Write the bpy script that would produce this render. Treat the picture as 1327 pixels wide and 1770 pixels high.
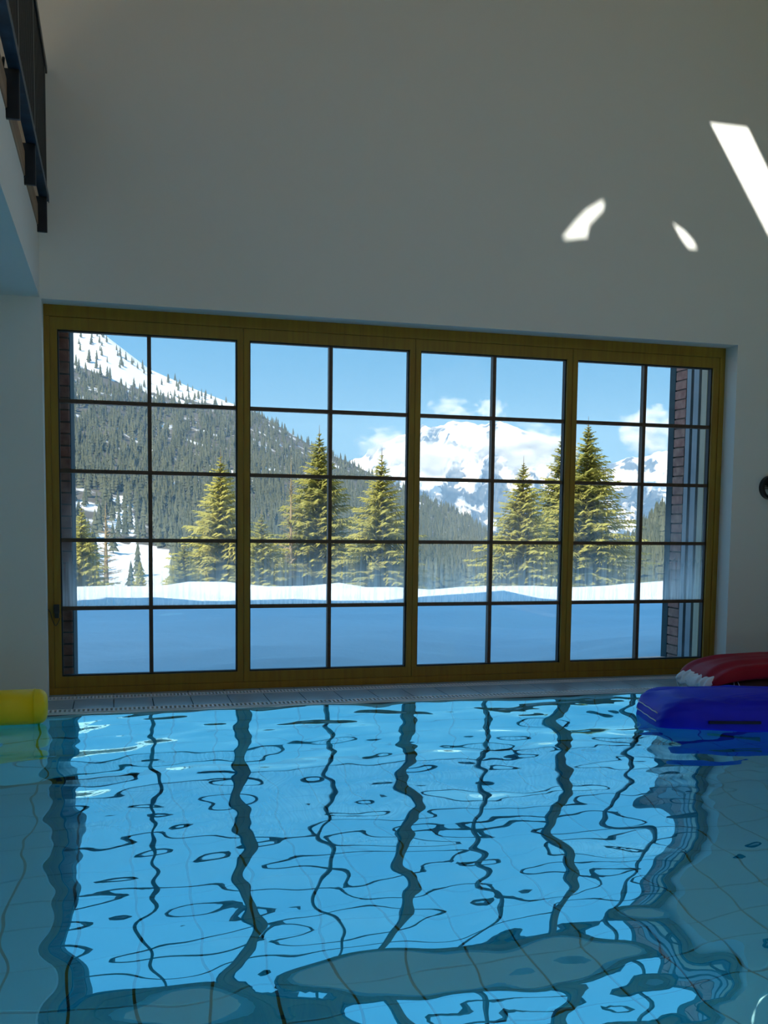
import bpy, bmesh, math, random
import numpy as np
from mathutils import Vector, Matrix
import mathutils.geometry

for o in list(bpy.data.objects):
    bpy.data.objects.remove(o, do_unlink=True)
SC = bpy.context.scene
COL = SC.collection
rnd = random.Random(7)
PI = math.pi

# ------------------------------------------------------------------ camera
W, H = 1327.0, 1770.0
F_PX, CX, CY = 1695.87, 663.5, 1038.32          # focal length and principal point in photo pixels
CAM = Vector((0.339, -6.480, 1.117))            # metres; z = 0 is the pool deck, y = 0 the window plane
YAW, PITCH, ROLL = math.radians(15.265), math.radians(-4.664), math.radians(0.665)
_cy, _sy, _cp, _sp = math.cos(YAW), math.sin(YAW), math.cos(PITCH), math.sin(PITCH)
FWD = Vector((_sy*_cp, _cy*_cp, _sp))
_r0 = Vector((_cy, -_sy, 0))
_u0 = _r0.cross(FWD)
RIGHT = math.cos(ROLL)*_r0 + math.sin(ROLL)*_u0
UP = -math.sin(ROLL)*_r0 + math.cos(ROLL)*_u0
cam_data = bpy.data.cameras.new('camera')
cam_data.sensor_fit = 'HORIZONTAL'
cam_data.sensor_width = 36.0
cam_data.lens = 36.0*F_PX/W
cam_data.shift_y = (CY - H/2)/W
cam_data.clip_start, cam_data.clip_end = 0.05, 30000
cam = bpy.data.objects.new('camera', cam_data)
M = Matrix((RIGHT, UP, -FWD)).transposed().to_4x4()
M.translation = CAM
cam.matrix_world = M
COL.objects.link(cam)
SC.camera = cam


def ray(px, py):
    return FWD + RIGHT*((px - CX)/F_PX) - UP*((py - CY)/F_PX)


def at_y(px, py, y):
    d = ray(px, py)
    return CAM + d*((y - CAM.y)/d.y)


def at_dist(px, py, dist):
    """point in that direction at a horizontal distance"""
    d = ray(px, py)
    return CAM + d*(dist/math.hypot(d.x, d.y))


# ------------------------------------------------------------------ sky, sun, exposure
SUN_DIR = Vector((0.45, 0.60, -0.65)).normalized()     # travel direction of the sunlight
world = bpy.data.worlds.new('sky')
SC.world = world
world.use_nodes = True
wn, wl = world.node_tree.nodes, world.node_tree.links
wn.clear()
w_out = wn.new('ShaderNodeOutputWorld')
w_bg = wn.new('ShaderNodeBackground')
w_tc = wn.new('ShaderNodeTexCoord')
w_sep = wn.new('ShaderNodeSeparateXYZ')
w_map = wn.new('ShaderNodeMapRange')
w_map.inputs['From Min'].default_value = -0.1
w_map.inputs['From Max'].default_value = 0.9
w_ramp = wn.new('ShaderNodeValToRGB')
els = w_ramp.color_ramp.elements
els[0].position, els[0].color = 0.0, (0.50, 0.62, 0.74, 1)
els[1].position, els[1].color = 0.105, (0.28, 0.54, 0.76, 1)
for p, c in ((0.17, (0.115, 0.39, 0.68)), (0.27, (0.075, 0.375, 0.74)), (0.5, (0.11, 0.45, 0.86)), (1.0, (0.09, 0.37, 0.78))):
    e = els.new(p)
    e.color = (*c, 1)
wl.new(w_tc.outputs['Generated'], w_sep.inputs[0])
wl.new(w_sep.outputs['Z'], w_map.inputs['Value'])
wl.new(w_map.outputs[0], w_ramp.inputs[0])
wl.new(w_ramp.outputs[0], w_bg.inputs['Color'])
w_bg.inputs['Strength'].default_value = 1.0
wl.new(w_bg.outputs[0], w_out.inputs['Surface'])

sun_data = bpy.data.lights.new('sun', 'SUN')
sun_data.energy = 8.5
sun_data.angle = math.radians(0.45)
sun_data.color = (1.0, 0.95, 0.86)
sun = bpy.data.objects.new('sun', sun_data)
sun.rotation_euler = (-SUN_DIR).to_track_quat('Z', 'Y').to_euler()
sun.location = (-10, -15, 20)
COL.objects.link(sun)

SC.view_settings.view_transform = 'Standard'
SC.view_settings.look = 'None'
SC.view_settings.gamma = 1.0
SC.view_settings.use_curve_mapping = False
SC.view_settings.exposure = 0.55
SC.cycles.use_denoising = True
SC.cycles.max_bounces = 14
SC.cycles.diffuse_bounces = 6
SC.cycles.glossy_bounces = 6
SC.cycles.transmission_bounces = 8
SC.cycles.transparent_max_bounces = 16
SC.cycles.volume_bounces = 3
SC.cycles.sample_clamp_indirect = 6.0


# ------------------------------------------------------------------ materials
def mat(name, col=(0.8, 0.8, 0.8), rough=0.6, metal=0.0, noise=None, bump=None, spec=0.5, coat=0.0):
    """noise=(scale, second colour, detail)   bump=(scale, strength, distance)"""
    m = bpy.data.materials.new(name)
    m.use_nodes = True
    n, l = m.node_tree.nodes, m.node_tree.links
    b = n['Principled BSDF']
    b.inputs['Base Color'].default_value = (*col, 1)
    b.inputs['Roughness'].default_value = rough
    b.inputs['Metallic'].default_value = metal
    b.inputs['Specular IOR Level'].default_value = spec
    b.inputs['Coat Weight'].default_value = coat
    tc = n.new('ShaderNodeTexCoord')
    if noise:
        t = n.new('ShaderNodeTexNoise')
        sc = noise[0]
        t.inputs['Detail'].default_value = noise[2] if len(noise) > 2 else 4
        if isinstance(sc, tuple):
            mp = n.new('ShaderNodeMapping')
            mp.inputs['Scale'].default_value = sc
            l.new(tc.outputs['Object'], mp.inputs[0])
            l.new(mp.outputs[0], t.inputs[0])
            t.inputs['Scale'].default_value = 1
        else:
            l.new(tc.outputs['Object'], t.inputs[0])
            t.inputs['Scale'].default_value = sc
        r = n.new('ShaderNodeValToRGB')
        r.color_ramp.elements[0].position = 0.35
        r.color_ramp.elements[1].position = 0.68
        r.color_ramp.elements[0].color = (*col, 1)
        r.color_ramp.elements[1].color = (*noise[1], 1)
        l.new(t.outputs[0], r.inputs[0])
        l.new(r.outputs[0], b.inputs['Base Color'])
    if bump:
        t = n.new('ShaderNodeTexNoise')
        t.inputs['Scale'].default_value = bump[0]
        t.inputs['Detail'].default_value = 3
        l.new(tc.outputs['Object'], t.inputs[0])
        bp = n.new('ShaderNodeBump')
        bp.inputs['Strength'].default_value = bump[1]
        bp.inputs['Distance'].default_value = bump[2]
        l.new(t.outputs[0], bp.inputs['Height'])
        l.new(bp.outputs[0], b.inputs['Normal'])
    return m


MT = {}
MT['wall'] = mat('white_plaster', (0.77, 0.80, 0.77), 0.9, noise=(0.8, (0.75, 0.785, 0.76)), bump=(160, 0.12, 0.004), spec=0.2)
MT['roof_in'] = mat('pine_boarded_ceiling', (0.72, 0.52, 0.27), 0.8, noise=((1, 9, 1), (0.66, 0.45, 0.22)), spec=0.2)
MT['pine_wall'] = mat('pine_boarded_wall', (0.72, 0.52, 0.29), 0.8, noise=((1, 1, 9), (0.66, 0.46, 0.24)), spec=0.2)
MT['dark_pine'] = mat('darkened_pine_wall', (0.42, 0.33, 0.22), 0.8, noise=((1, 1, 9), (0.36, 0.27, 0.17)), spec=0.2)  # for the unseen right wall, darkened to dim the window wall beside it
MT['warm_wall'] = mat('cream_plaster', (0.82, 0.72, 0.55), 0.9, noise=(0.8, (0.80, 0.70, 0.53)), spec=0.2)
MT['frame'] = mat('yellow_stained_larch', (0.31, 0.19, 0.009), 0.55, noise=((40, 6, 3), (0.25, 0.135, 0.006)), bump=(60, 0.08, 0.002))
MT['muntin'] = mat('dark_brown_muntin', (0.085, 0.05, 0.028), 0.5, noise=(30, (0.06, 0.035, 0.02)))
MT['gasket'] = mat('black_rubber', (0.012, 0.012, 0.014), 0.6)
MT['black'] = mat('black_steel', (0.012, 0.012, 0.015), 0.38, metal=0.3, noise=(12, (0.018, 0.02, 0.025)))
MT['slat'] = mat('dark_slat', (0.005, 0.006, 0.006), 0.6, noise=((30, 30, 3), (0.009, 0.010, 0.010)))
MT['rail_blue'] = mat('water_lit_steel', (0.035, 0.09, 0.16), 0.42, metal=0.4, noise=(9, (0.02, 0.045, 0.08)))  # blue light from the water put into the rail's base colour
MT['wood_edge'] = mat('weathered_wood', (0.40, 0.27, 0.17), 0.7, noise=((3, 1.5, 30), (0.26, 0.17, 0.10)))
MT['boards'] = mat('pale_floor_boards', (0.66, 0.55, 0.40), 0.7, noise=((7, .6, 1), (0.60, 0.48, 0.34)))
MT['deck_tile'] = mat('grey_deck_tile', (0.36, 0.48, 0.55), 0.22, noise=(5, (0.31, 0.43, 0.50)), bump=(90, 0.1, 0.002))
MT['warm_tile'] = mat('sandstone_tile', (0.72, 0.60, 0.44), 0.5, noise=(3, (0.66, 0.54, 0.38)))
MT['grout'] = mat('dark_grout', (0.06, 0.07, 0.075), 0.9, noise=(20, (0.08, 0.09, 0.09)))
MT['pool_tile'] = mat('blue_pool_tile', (0.05, 0.58, 0.80), 0.5, noise=(3.0, (0.04, 0.52, 0.75)))
MT['pool_joint'] = mat('pool_joint', (0.006, 0.02, 0.04), 0.8, noise=(8, (0.004, 0.016, 0.035)))
MT['grate'] = mat('white_plastic_grate', (0.74, 0.75, 0.74), 0.5, noise=(6, (0.66, 0.68, 0.68)))
MT['channel'] = mat('dark_channel', (0.02, 0.024, 0.026), 0.8, noise=(9, (0.03, 0.035, 0.035)))
MT['brick'] = mat('red_brown_brick', (0.50, 0.24, 0.18), 0.9, noise=(16, (0.34, 0.14, 0.11), 6), bump=(40, 0.5, 0.006))
MT['brick_b'] = mat('dark_brick', (0.32, 0.15, 0.12), 0.9, noise=(14, (0.50, 0.27, 0.20), 6), bump=(40, 0.5, 0.006))
MT['mortar'] = mat('mortar', (0.16, 0.12, 0.11), 0.95, noise=(22, (0.22, 0.18, 0.16)))
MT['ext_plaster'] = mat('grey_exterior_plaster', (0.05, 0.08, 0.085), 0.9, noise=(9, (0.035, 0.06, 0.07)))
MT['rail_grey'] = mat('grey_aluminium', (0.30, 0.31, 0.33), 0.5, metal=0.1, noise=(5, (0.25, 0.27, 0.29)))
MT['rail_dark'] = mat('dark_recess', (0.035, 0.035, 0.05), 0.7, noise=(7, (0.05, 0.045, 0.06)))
MT['post_beige'] = mat('beige_weathered_timber', (0.62, 0.50, 0.36), 0.8, noise=((25, 25, 2), (0.50, 0.40, 0.29)))
MT['yellow'] = mat('yellow_vinyl_foam', (1.0, 0.74, 0.0), 0.5, noise=(6, (0.96, 0.68, 0.0)), bump=(30, 0.06, 0.004))
MT['blue'] = mat('blue_vinyl', (0.003, 0.010, 0.80), 0.5, noise=(5, (0.003, 0.007, 0.66)), spec=0.3)
MT['blue_dark'] = mat('navy_webbing', (0.002, 0.003, 0.03), 0.6, noise=(20, (0.003, 0.005, 0.05)))
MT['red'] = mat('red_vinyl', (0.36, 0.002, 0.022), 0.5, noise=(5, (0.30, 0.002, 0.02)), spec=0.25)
MT['red_shade'] = mat('shaded_red_vinyl', (0.045, 0.004, 0.006), 0.5, noise=(6, (0.06, 0.006, 0.008)))  # shadowed side of the raft, its shade put into the red
MT['white_trim'] = mat('white_cord', (0.78, 0.80, 0.84), 0.5, noise=(30, (0.7, 0.72, 0.76)))
MT['ball'] = mat('grey_blue_rubber', (0.05, 0.08, 0.11), 0.45, noise=(8, (0.04, 0.06, 0.09)))
MT['lamp_glass'] = mat('frosted_lamp_glass', (0.55, 0.6, 0.62), 0.25, noise=(12, (0.5, 0.55, 0.58)))
MT['bark'] = mat('spruce_bark', (0.14, 0.10, 0.07), 0.95, noise=((8, 8, 1.5), (0.22, 0.16, 0.11)))
MT['cable'] = mat('black_cable', (0.01, 0.01, 0.012), 0.5, noise=(30, (0.02, 0.02, 0.02)))


def foliage_mat(name, c1, c2, scale=0.5):
    m = bpy.data.materials.new(name)
    m.use_nodes = True
    n, l = m.node_tree.nodes, m.node_tree.links
    b = n['Principled BSDF']
    b.inputs['Roughness'].default_value = 0.75
    b.inputs['Specular IOR Level'].default_value = 0.2
    t = n.new('ShaderNodeTexNoise')
    t.inputs['Scale'].default_value = scale
    t.inputs['Detail'].default_value = 5
    tc = n.new('ShaderNodeTexCoord')
    l.new(tc.outputs['Object'], t.inputs[0])
    oi = n.new('ShaderNodeObjectInfo')
    add = n.new('ShaderNodeMath')
    add.operation = 'MULTIPLY_ADD'
    add.inputs[1].default_value = 0.3
    l.new(oi.outputs['Random'], add.inputs[0])
    l.new(t.outputs[0], add.inputs[2])
    r = n.new('ShaderNodeValToRGB')
    r.color_ramp.elements[0].position = 0.4
    r.color_ramp.elements[1].position = 0.85
    r.color_ramp.elements[0].color = (*c1, 1)
    r.color_ramp.elements[1].color = (*c2, 1)
    l.new(add.outputs[0], r.inputs[0])
    l.new(r.outputs[0], b.inputs['Base Color'])
    tr = n.new('ShaderNodeBsdfTranslucent')
    l.new(r.outputs[0], tr.inputs['Color'])
    mx = n.new('ShaderNodeMixShader')
    mx.inputs[0].default_value = 0.3
    l.new(b.outputs[0], mx.inputs[1])
    l.new(tr.outputs[0], mx.inputs[2])
    l.new(mx.outputs[0], n['Material Output'].inputs['Surface'])
    return m


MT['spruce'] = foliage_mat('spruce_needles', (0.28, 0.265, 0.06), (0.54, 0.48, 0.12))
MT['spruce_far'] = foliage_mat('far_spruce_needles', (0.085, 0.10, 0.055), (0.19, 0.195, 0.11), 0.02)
MT['larch'] = foliage_mat('bare_larch_twigs', (0.34, 0.24, 0.13), (0.44, 0.33, 0.18))
MT['bush'] = foliage_mat('reddish_twigs', (0.34, 0.19, 0.13), (0.42, 0.26, 0.18))


def snow_mat(name, dark_a, dark_b, nscale, snow=(0.88, 0.89, 0.91), attr='snow'):
    """snow where the mesh attribute says so, dark rock and forest elsewhere"""
    m = bpy.data.materials.new(name)
    m.use_nodes = True
    n, l = m.node_tree.nodes, m.node_tree.links
    b = n['Principled BSDF']
    b.inputs['Roughness'].default_value = 0.8
    b.inputs['Specular IOR Level'].default_value = 0.15
    t = n.new('ShaderNodeTexNoise')
    t.inputs['Scale'].default_value = nscale
    t.inputs['Detail'].default_value = 8
    tc = n.new('ShaderNodeTexCoord')
    l.new(tc.outputs['Object'], t.inputs[0])
    mx = n.new('ShaderNodeMix')
    mx.data_type = 'RGBA'
    l.new(t.outputs[0], mx.inputs['Factor'])
    mx.inputs['A'].default_value = (*dark_a, 1)
    mx.inputs['B'].default_value = (*dark_b, 1)
    at = n.new('ShaderNodeAttribute')
    at.attribute_name = attr
    add = n.new('ShaderNodeMath')
    add.operation = 'ADD'
    l.new(at.outputs['Fac'], add.inputs[0])
    l.new(t.outputs[0], add.inputs[1])
    mr = n.new('ShaderNodeMapRange')
    mr.inputs['From Min'].default_value = 0.96
    mr.inputs['From Max'].default_value = 1.06
    l.new(add.outputs[0], mr.inputs['Value'])
    mx2 = n.new('ShaderNodeMix')
    mx2.data_type = 'RGBA'
    l.new(mr.outputs[0], mx2.inputs['Factor'])
    l.new(mx.outputs['Result'], mx2.inputs['A'])
    mx2.inputs['B'].default_value = (*snow, 1)
    l.new(mx2.outputs['Result'], b.inputs['Base Color'])
    return m


MT['snow'] = mat('snow', (0.88, 0.90, 0.93), 0.85, noise=(0.6, (0.84, 0.87, 0.91)), bump=(3.0, 0.25, 0.06), spec=0.15)
MT['hill'] = snow_mat('forest_floor_and_snow', (0.10, 0.09, 0.07), (0.17, 0.15, 0.12), 0.02)
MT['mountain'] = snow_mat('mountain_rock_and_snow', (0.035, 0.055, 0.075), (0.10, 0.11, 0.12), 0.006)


def glass_mat(name, film):
    """window pane: mostly clear, a little grey-green, Fresnel reflection; film = condensation streaks (bottom, top, amount)"""
    m = bpy.data.materials.new(name)
    m.use_nodes = True
    n, l = m.node_tree.nodes, m.node_tree.links
    n.remove(n['Principled BSDF'])
    out = n['Material Output']
    tr = n.new('ShaderNodeBsdfTransparent')
    tr.inputs['Color'].default_value = (0.58, 0.605, 0.60, 1)
    gl = n.new('ShaderNodeBsdfGlossy')
    gl.inputs['Roughness'].default_value = 0.0
    fr = n.new('ShaderNodeFresnel')
    fr.inputs['IOR'].default_value = 1.35
    mx = n.new('ShaderNodeMixShader')
    l.new(fr.outputs[0], mx.inputs[0])
    l.new(tr.outputs[0], mx.inputs[1])
    l.new(gl.outputs[0], mx.inputs[2])
    geo = n.new('ShaderNodeNewGeometry')
    sep = n.new('ShaderNodeSeparateXYZ')
    l.new(geo.outputs['Position'], sep.inputs[0])
    dif = n.new('ShaderNodeBsdfDiffuse')
    dif.inputs['Color'].default_value = (0.9, 0.88, 0.84, 1)
    trl = n.new('ShaderNodeBsdfTranslucent')
    trl.inputs['Color'].default_value = (1.0, 0.96, 0.90, 1)
    ad = n.new('ShaderNodeMixShader')
    ad.inputs[0].default_value = 0.85
    l.new(dif.outputs[0], ad.inputs[1])
    l.new(trl.outputs[0], ad.inputs[2])
    # dirt specks, everywhere sparse
    vo = n.new('ShaderNodeTexNoise')
    vo.inputs['Scale'].default_value = 26
    vo.inputs['Detail'].default_value = 4
    vo.inputs['Roughness'].default_value = 0.7
    l.new(geo.outputs['Position'], vo.inputs[0])
    sp = n.new('ShaderNodeMapRange')
    sp.inputs['From Min'].default_value = 0.715
    sp.inputs['From Max'].default_value = 0.75
    sp.inputs['To Max'].default_value = 0.55
    l.new(vo.outputs[0], sp.inputs['Value'])
    dd = n.new('ShaderNodeBsdfDiffuse')
    dd.inputs['Color'].default_value = (0.05, 0.06, 0.06, 1)
    mxd = n.new('ShaderNodeMixShader')
    l.new(sp.outputs[0], mxd.inputs[0])
    l.new(mx.outputs[0], mxd.inputs[1])
    l.new(dd.outputs[0], mxd.inputs[2])
    last = mxd
    if film:
        mp = n.new('ShaderNodeMapping')
        mp.inputs['Scale'].default_value = (60, 1, 2.2)
        l.new(geo.outputs['Position'], mp.inputs[0])
        t = n.new('ShaderNodeTexNoise')
        t.inputs['Scale'].default_value = 1.0
        t.inputs['Detail'].default_value = 3
        l.new(mp.outputs[0], t.inputs[0])
        h = n.new('ShaderNodeMapRange')
        h.interpolation_type = 'SMOOTHSTEP'
        h.inputs['From Min'].default_value = film[0]
        h.inputs['From Max'].default_value = film[1]
        h.inputs['To Min'].default_value = 1.0
        h.inputs['To Max'].default_value = film[3]
        l.new(sep.outputs['Z'], h.inputs['Value'])
        s = n.new('ShaderNodeMapRange')
        s.inputs['From Min'].default_value = 0.32
        s.inputs['From Max'].default_value = 0.68
        s.inputs['To Min'].default_value = 0.45
        s.inputs['To Max'].default_value = 1.0
        l.new(t.outputs[0], s.inputs['Value'])
        mu = n.new('ShaderNodeMath')
        mu.operation = 'MULTIPLY'
        l.new(h.outputs[0], mu.inputs[0])
        l.new(s.outputs[0], mu.inputs[1])
        mu2 = n.new('ShaderNodeMath')
        mu2.operation = 'MULTIPLY'
        mu2.inputs[1].default_value = film[2]
        l.new(mu.outputs[0], mu2.inputs[0])
        mx2 = n.new('ShaderNodeMixShader')
        l.new(mu2.outputs[0], mx2.inputs[0])
        l.new(last.outputs[0], mx2.inputs[1])
        l.new(ad.outputs[0], mx2.inputs[2])
        last = mx2
    l.new(last.outputs[0], out.inputs['Surface'])
    return m


MT['glass'] = glass_mat('clear_pane', None)
MT['glass_film'] = glass_mat('pane_with_condensation_streaks', (0.56, 0.97, 0.60, 0.20))
MT['glass_film2'] = glass_mat('pane_with_faint_streaks', (0.97, 1.42, 0.15, 0.0))


def water_mat():
    m = bpy.data.materials.new('pool_water')
    m.use_nodes = True
    n, l = m.node_tree.nodes, m.node_tree.links
    n.remove(n['Principled BSDF'])
    rf = n.new('ShaderNodeBsdfRefraction')
    rf.inputs['IOR'].default_value = 1.33
    rf.inputs['Roughness'].default_value = 0.0
    rf.inputs['Color'].default_value = (0.45, 0.95, 1.0, 1)
    gl = n.new('ShaderNodeBsdfGlossy')
    gl.inputs['Roughness'].default_value = 0.0
    gl.inputs['Color'].default_value = (0.47, 0.92, 1.0, 1)
    fr = n.new('ShaderNodeFresnel')
    fr.inputs['IOR'].default_value = 1.33
    ma = n.new('ShaderNodeMath')
    ma.operation = 'MULTIPLY_ADD'
    ma.use_clamp = True
    ma.inputs[1].default_value = 0.40
    ma.inputs[2].default_value = 0.61
    l.new(fr.outputs[0], ma.inputs[0])
    mx = n.new('ShaderNodeMixShader')
    l.new(ma.outputs[0], mx.inputs[0])
    l.new(rf.outputs[0], mx.inputs[1])
    l.new(gl.outputs[0], mx.inputs[2])
    l.new(mx.outputs[0], n['Material Output'].inputs['Surface'])
    return m


MT['water'] = water_mat()


# ------------------------------------------------------------------ mesh helpers
class MB:
    def __init__(s):
        s.v, s.f = [], []

    def face(s, pts):
        i = len(s.v)
        s.v += [tuple(p) for p in pts]
        s.f.append(tuple(range(i, i + len(pts))))

    def box(s, x0, x1, y0, y1, z0, z1, mtx=None):
        i = len(s.v)
        pts = [(x, y, z) for z in (z0, z1) for y in (y0, y1) for x in (x0, x1)]
        if mtx is not None:
            pts = [tuple(mtx @ Vector(p)) for p in pts]
        s.v += pts
        s.f += [tuple(i + k for k in q) for q in ((0, 2, 3, 1), (4, 5, 7, 6), (0, 1, 5, 4), (2, 6, 7, 3), (0, 4, 6, 2), (1, 3, 7, 5))]
        return s

    def tube(s, pts, r, n=8, caps=True):
        pts = [Vector(p) for p in pts]
        base = len(s.v)
        nrm = None
        for k, p in enumerate(pts):
            t = (pts[min(k + 1, len(pts) - 1)] - pts[max(k - 1, 0)]).normalized()
            if nrm is None:
                nrm = t.orthogonal().normalized()
            nrm = (nrm - t*nrm.dot(t)).normalized()
            b = t.cross(nrm)
            rr = r[k] if isinstance(r, (list, tuple)) else r
            for j in range(n):
                a = 2*PI*j/n
                s.v.append(tuple(p + (nrm*math.cos(a) + b*math.sin(a))*rr))
        for k in range(len(pts) - 1):
            for j in range(n):
                a, b2 = base + k*n + j, base + k*n + (j + 1) % n
                s.f.append((a, b2, b2 + n, a + n))
        if caps:
            s.f.append(tuple(base + j for j in reversed(range(n))))
            s.f.append(tuple(base + (len(pts) - 1)*n + j for j in range(n)))
        return s

    def build(s, name, material, parent=None, smooth=False, loc=None, bevel=0.0, origin=None):
        me = bpy.data.meshes.new(name)
        v = s.v
        if origin is not None:
            v = [(p[0] - origin[0], p[1] - origin[1], p[2] - origin[2]) for p in v]
            loc = origin
        me.from_pydata(v, [], s.f)
        me.materials.append(material)
        if bevel > 0:
            bm = bmesh.new()
            bm.from_mesh(me)
            bmesh.ops.remove_doubles(bm, verts=bm.verts, dist=1e-5)
            bmesh.ops.bevel(bm, geom=list(bm.edges), offset=bevel, segments=2, affect='EDGES', profile=0.7)
            bm.to_mesh(me)
            bm.free()
        if smooth:
            me.polygons.foreach_set('use_smooth', [True]*len(me.polygons))
        me.update()
        return link(name, me, parent, loc)


def link(name, data, parent=None, loc=None):
    o = bpy.data.objects.new(name, data)
    COL.objects.link(o)
    if loc is not None:
        o.location = loc
    if parent is not None:
        o.parent = parent
    return o


def tag(o, label=None, cat=None, group=None, kind=None):
    if label: o['label'] = label
    if cat: o['category'] = cat
    if group: o['group'] = group
    if kind: o['kind'] = kind
    return o


def empty(name, loc=(0, 0, 0)):
    o = link(name, None, None, loc)
    o.empty_display_size = 0.1
    return o


def grid_mesh(name, P, material, smooth=True, attrs=None):
    """P: (n, m, 3) array of points"""
    n, m = P.shape[:2]
    me = bpy.data.meshes.new(name)
    idx = np.arange(n*m).reshape(n, m)
    q = np.stack([idx[:-1, :-1], idx[1:, :-1], idx[1:, 1:], idx[:-1, 1:]], -1).reshape(-1, 4)
    me.vertices.add(n*m)
    me.vertices.foreach_set('co', P.reshape(-1).astype(np.float32))
    me.loops.add(q.size)
    me.loops.foreach_set('vertex_index', q.reshape(-1).astype(np.int32))
    me.polygons.add(len(q))
    me.polygons.foreach_set('loop_start', (np.arange(len(q))*4).astype(np.int32))
    me.polygons.foreach_set('use_smooth', np.full(len(q), smooth))
    me.update(calc_edges=True)
    me.validate()
    me.materials.append(material)
    for k, a in (attrs or {}).items():
        at = me.attributes.new(k, 'FLOAT', 'POINT')
        at.data.foreach_set('value', a.reshape(-1).astype(np.float32))
    return me


_rs = np.random.RandomState(11)
_lat = _rs.rand(256, 256)


def vnoise(x, y):
    xi, yi = np.floor(x).astype(int), np.floor(y).astype(int)
    fx, fy = x - xi, y - yi
    fx, fy = fx*fx*(3 - 2*fx), fy*fy*(3 - 2*fy)
    g = lambda a, b: _lat[a % 256, b % 256]
    return (g(xi, yi)*(1 - fx) + g(xi + 1, yi)*fx)*(1 - fy) + (g(xi, yi + 1)*(1 - fx) + g(xi + 1, yi + 1)*fx)*fy


def fbm(x, y, o=5, ridged=False):
    s, a, t = 0, 1.0, 0
    for k in range(o):
        v = vnoise(x*2**k + 17*k, y*2**k + 31*k)
        if ridged:
            v = 1 - np.abs(2*v - 1)
        s = s + a*v
        t += a
        a *= 0.5
    return s/t


# ------------------------------------------------------------------ the room
WY = -0.20                                   # inner face of the window wall
XL, XR, ZT = -0.077, 4.675, 2.408            # window opening
RXL, RXR, RYB = -4.0, 5.5, -14.0             # room extents


def wall_box(name, boxes, m='wall'):
    b = MB()
    for q in boxes:
        b.box(*q)
    if name == 'wall_front':             # the gable piece under the sloping roof
        x0, x1, za, zb = 3.5, RXR + .2, 3.2, 6.6
        i = len(b.v)
        b.v += [(x0, y, z) if k else (x0, y, z) for y in (WY, .06) for k, z in ((0, za), (1, zb))]
        b.v += [(x1, y, z) for y in (WY, .06) for z in (za, zb - (x1 - x0))]
        b.f += [(i, i + 4, i + 5, i + 1), (i + 2, i + 3, i + 7, i + 6)]
    return tag(b.build(name, MT[m]), kind='structure')


wall_box('wall_front', [(RXL - 0.2, XL, WY, 0.06, -1.6, 6.62), (XR, RXR + 0.2, WY, 0.06, -1.6, 3.2), (XL, 3.5, WY, 0.06, ZT, 6.62), (3.5, XR, WY, 0.06, ZT, 3.2), (XL, XR, 0.0, 0.06, -1.6, -0.002)])
wall_box('wall_left', [(RXL - 0.2, RXL, RYB, WY, -0.1, 6.6)], 'warm_wall')
wall_box('wall_right', [(RXR, RXR + 0.2, RYB, WY, -0.1, 4.6)], 'dark_pine')
wall_box('wall_back', [(RXL - 0.2, RXR + 0.2, RYB - 0.2, RYB, -0.1, 6.6)], 'pine_wall')


def inside(p, loop):
    c = False
    for k in range(len(loop)):
        (x1, y1), (x2, y2) = loop[k], loop[(k + 1) % len(loop)]
        if (y1 > p[1]) != (y2 > p[1]) and p[0] < (x2 - x1)*(p[1] - y1)/(y2 - y1) + x1:
            c = not c
    return c


def roof_sheet(name, outer, holes, zf):
    """roof plane over an outline in plan, with openings"""
    pts, edges = [], []
    for loop in [outer] + holes:
        i = len(pts)
        pts += [Vector(p) for p in loop]
        edges += [(i + k, i + (k + 1) % len(loop)) for k in range(len(loop))]
    vs, es, fs, *_ = mathutils.geometry.delaunay_2d_cdt(pts, edges, [], 1, 1e-6)
    b = MB()
    for f in fs:
        c = sum((vs[i] for i in f), Vector((0, 0)))/len(f)
        if inside(c, outer) and not any(inside(c, h) for h in holes):
            b.face([(vs[i].x, vs[i].y, zf(vs[i].x)) for i in f])
    return tag(b.build(name, MT['roof_in']), kind='structure')


def sun_gap(poly):
    """the opening in the flat roof that the sun needs to draw that patch on the window wall"""
    h = []
    for (px, py) in poly:
        p = at_y(px, py, WY)
        q = p - SUN_DIR*((ROOF_H - p.z)/(-SUN_DIR.z))
        h.append((q.x, q.y))
    return h


def rect(x0, x1, y0, y1):
    return [(x0, y0), (x1, y0), (x1, y1), (x0, y1)]


ROOF_H, SLOPE_X = 6.6, 3.5
ADDED_OPENINGS = [rect(-0.8, 3.4, -13.8, -10.2), rect(-2.6, -0.95, -13.8, -12.3), rect(-3.97, -2.85, -9.6, -6.2), rect(-3.97, -2.85, -13.8, -10.0)]  # openings added out of view to bring more sun into the room
SUN_PATCHES = [[(1228, 213), (1292, 221), (1345, 332), (1380, 404), (1380, 508), (1327, 404)],
               [(972, 413), (1013, 409), (1017, 387), (1041, 362), (1044, 346), (1014, 364), (995, 384)],
               [(1164, 387), (1184, 401), (1199, 418), (1203, 429), (1189, 428), (1176, 410)]]
roof_sheet('ceiling', rect(RXL - .3, SLOPE_X, RYB - .3, 0.08), ADDED_OPENINGS + [sun_gap(q) for q in SUN_PATCHES], lambda x: ROOF_H)
roof_sheet('ceiling_slope', rect(SLOPE_X, RXR + .3, RYB - .3, 0.08), [rect(3.8, 5.3, -8.6, -4.4)], lambda x: ROOF_H - (x - SLOPE_X))

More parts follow.
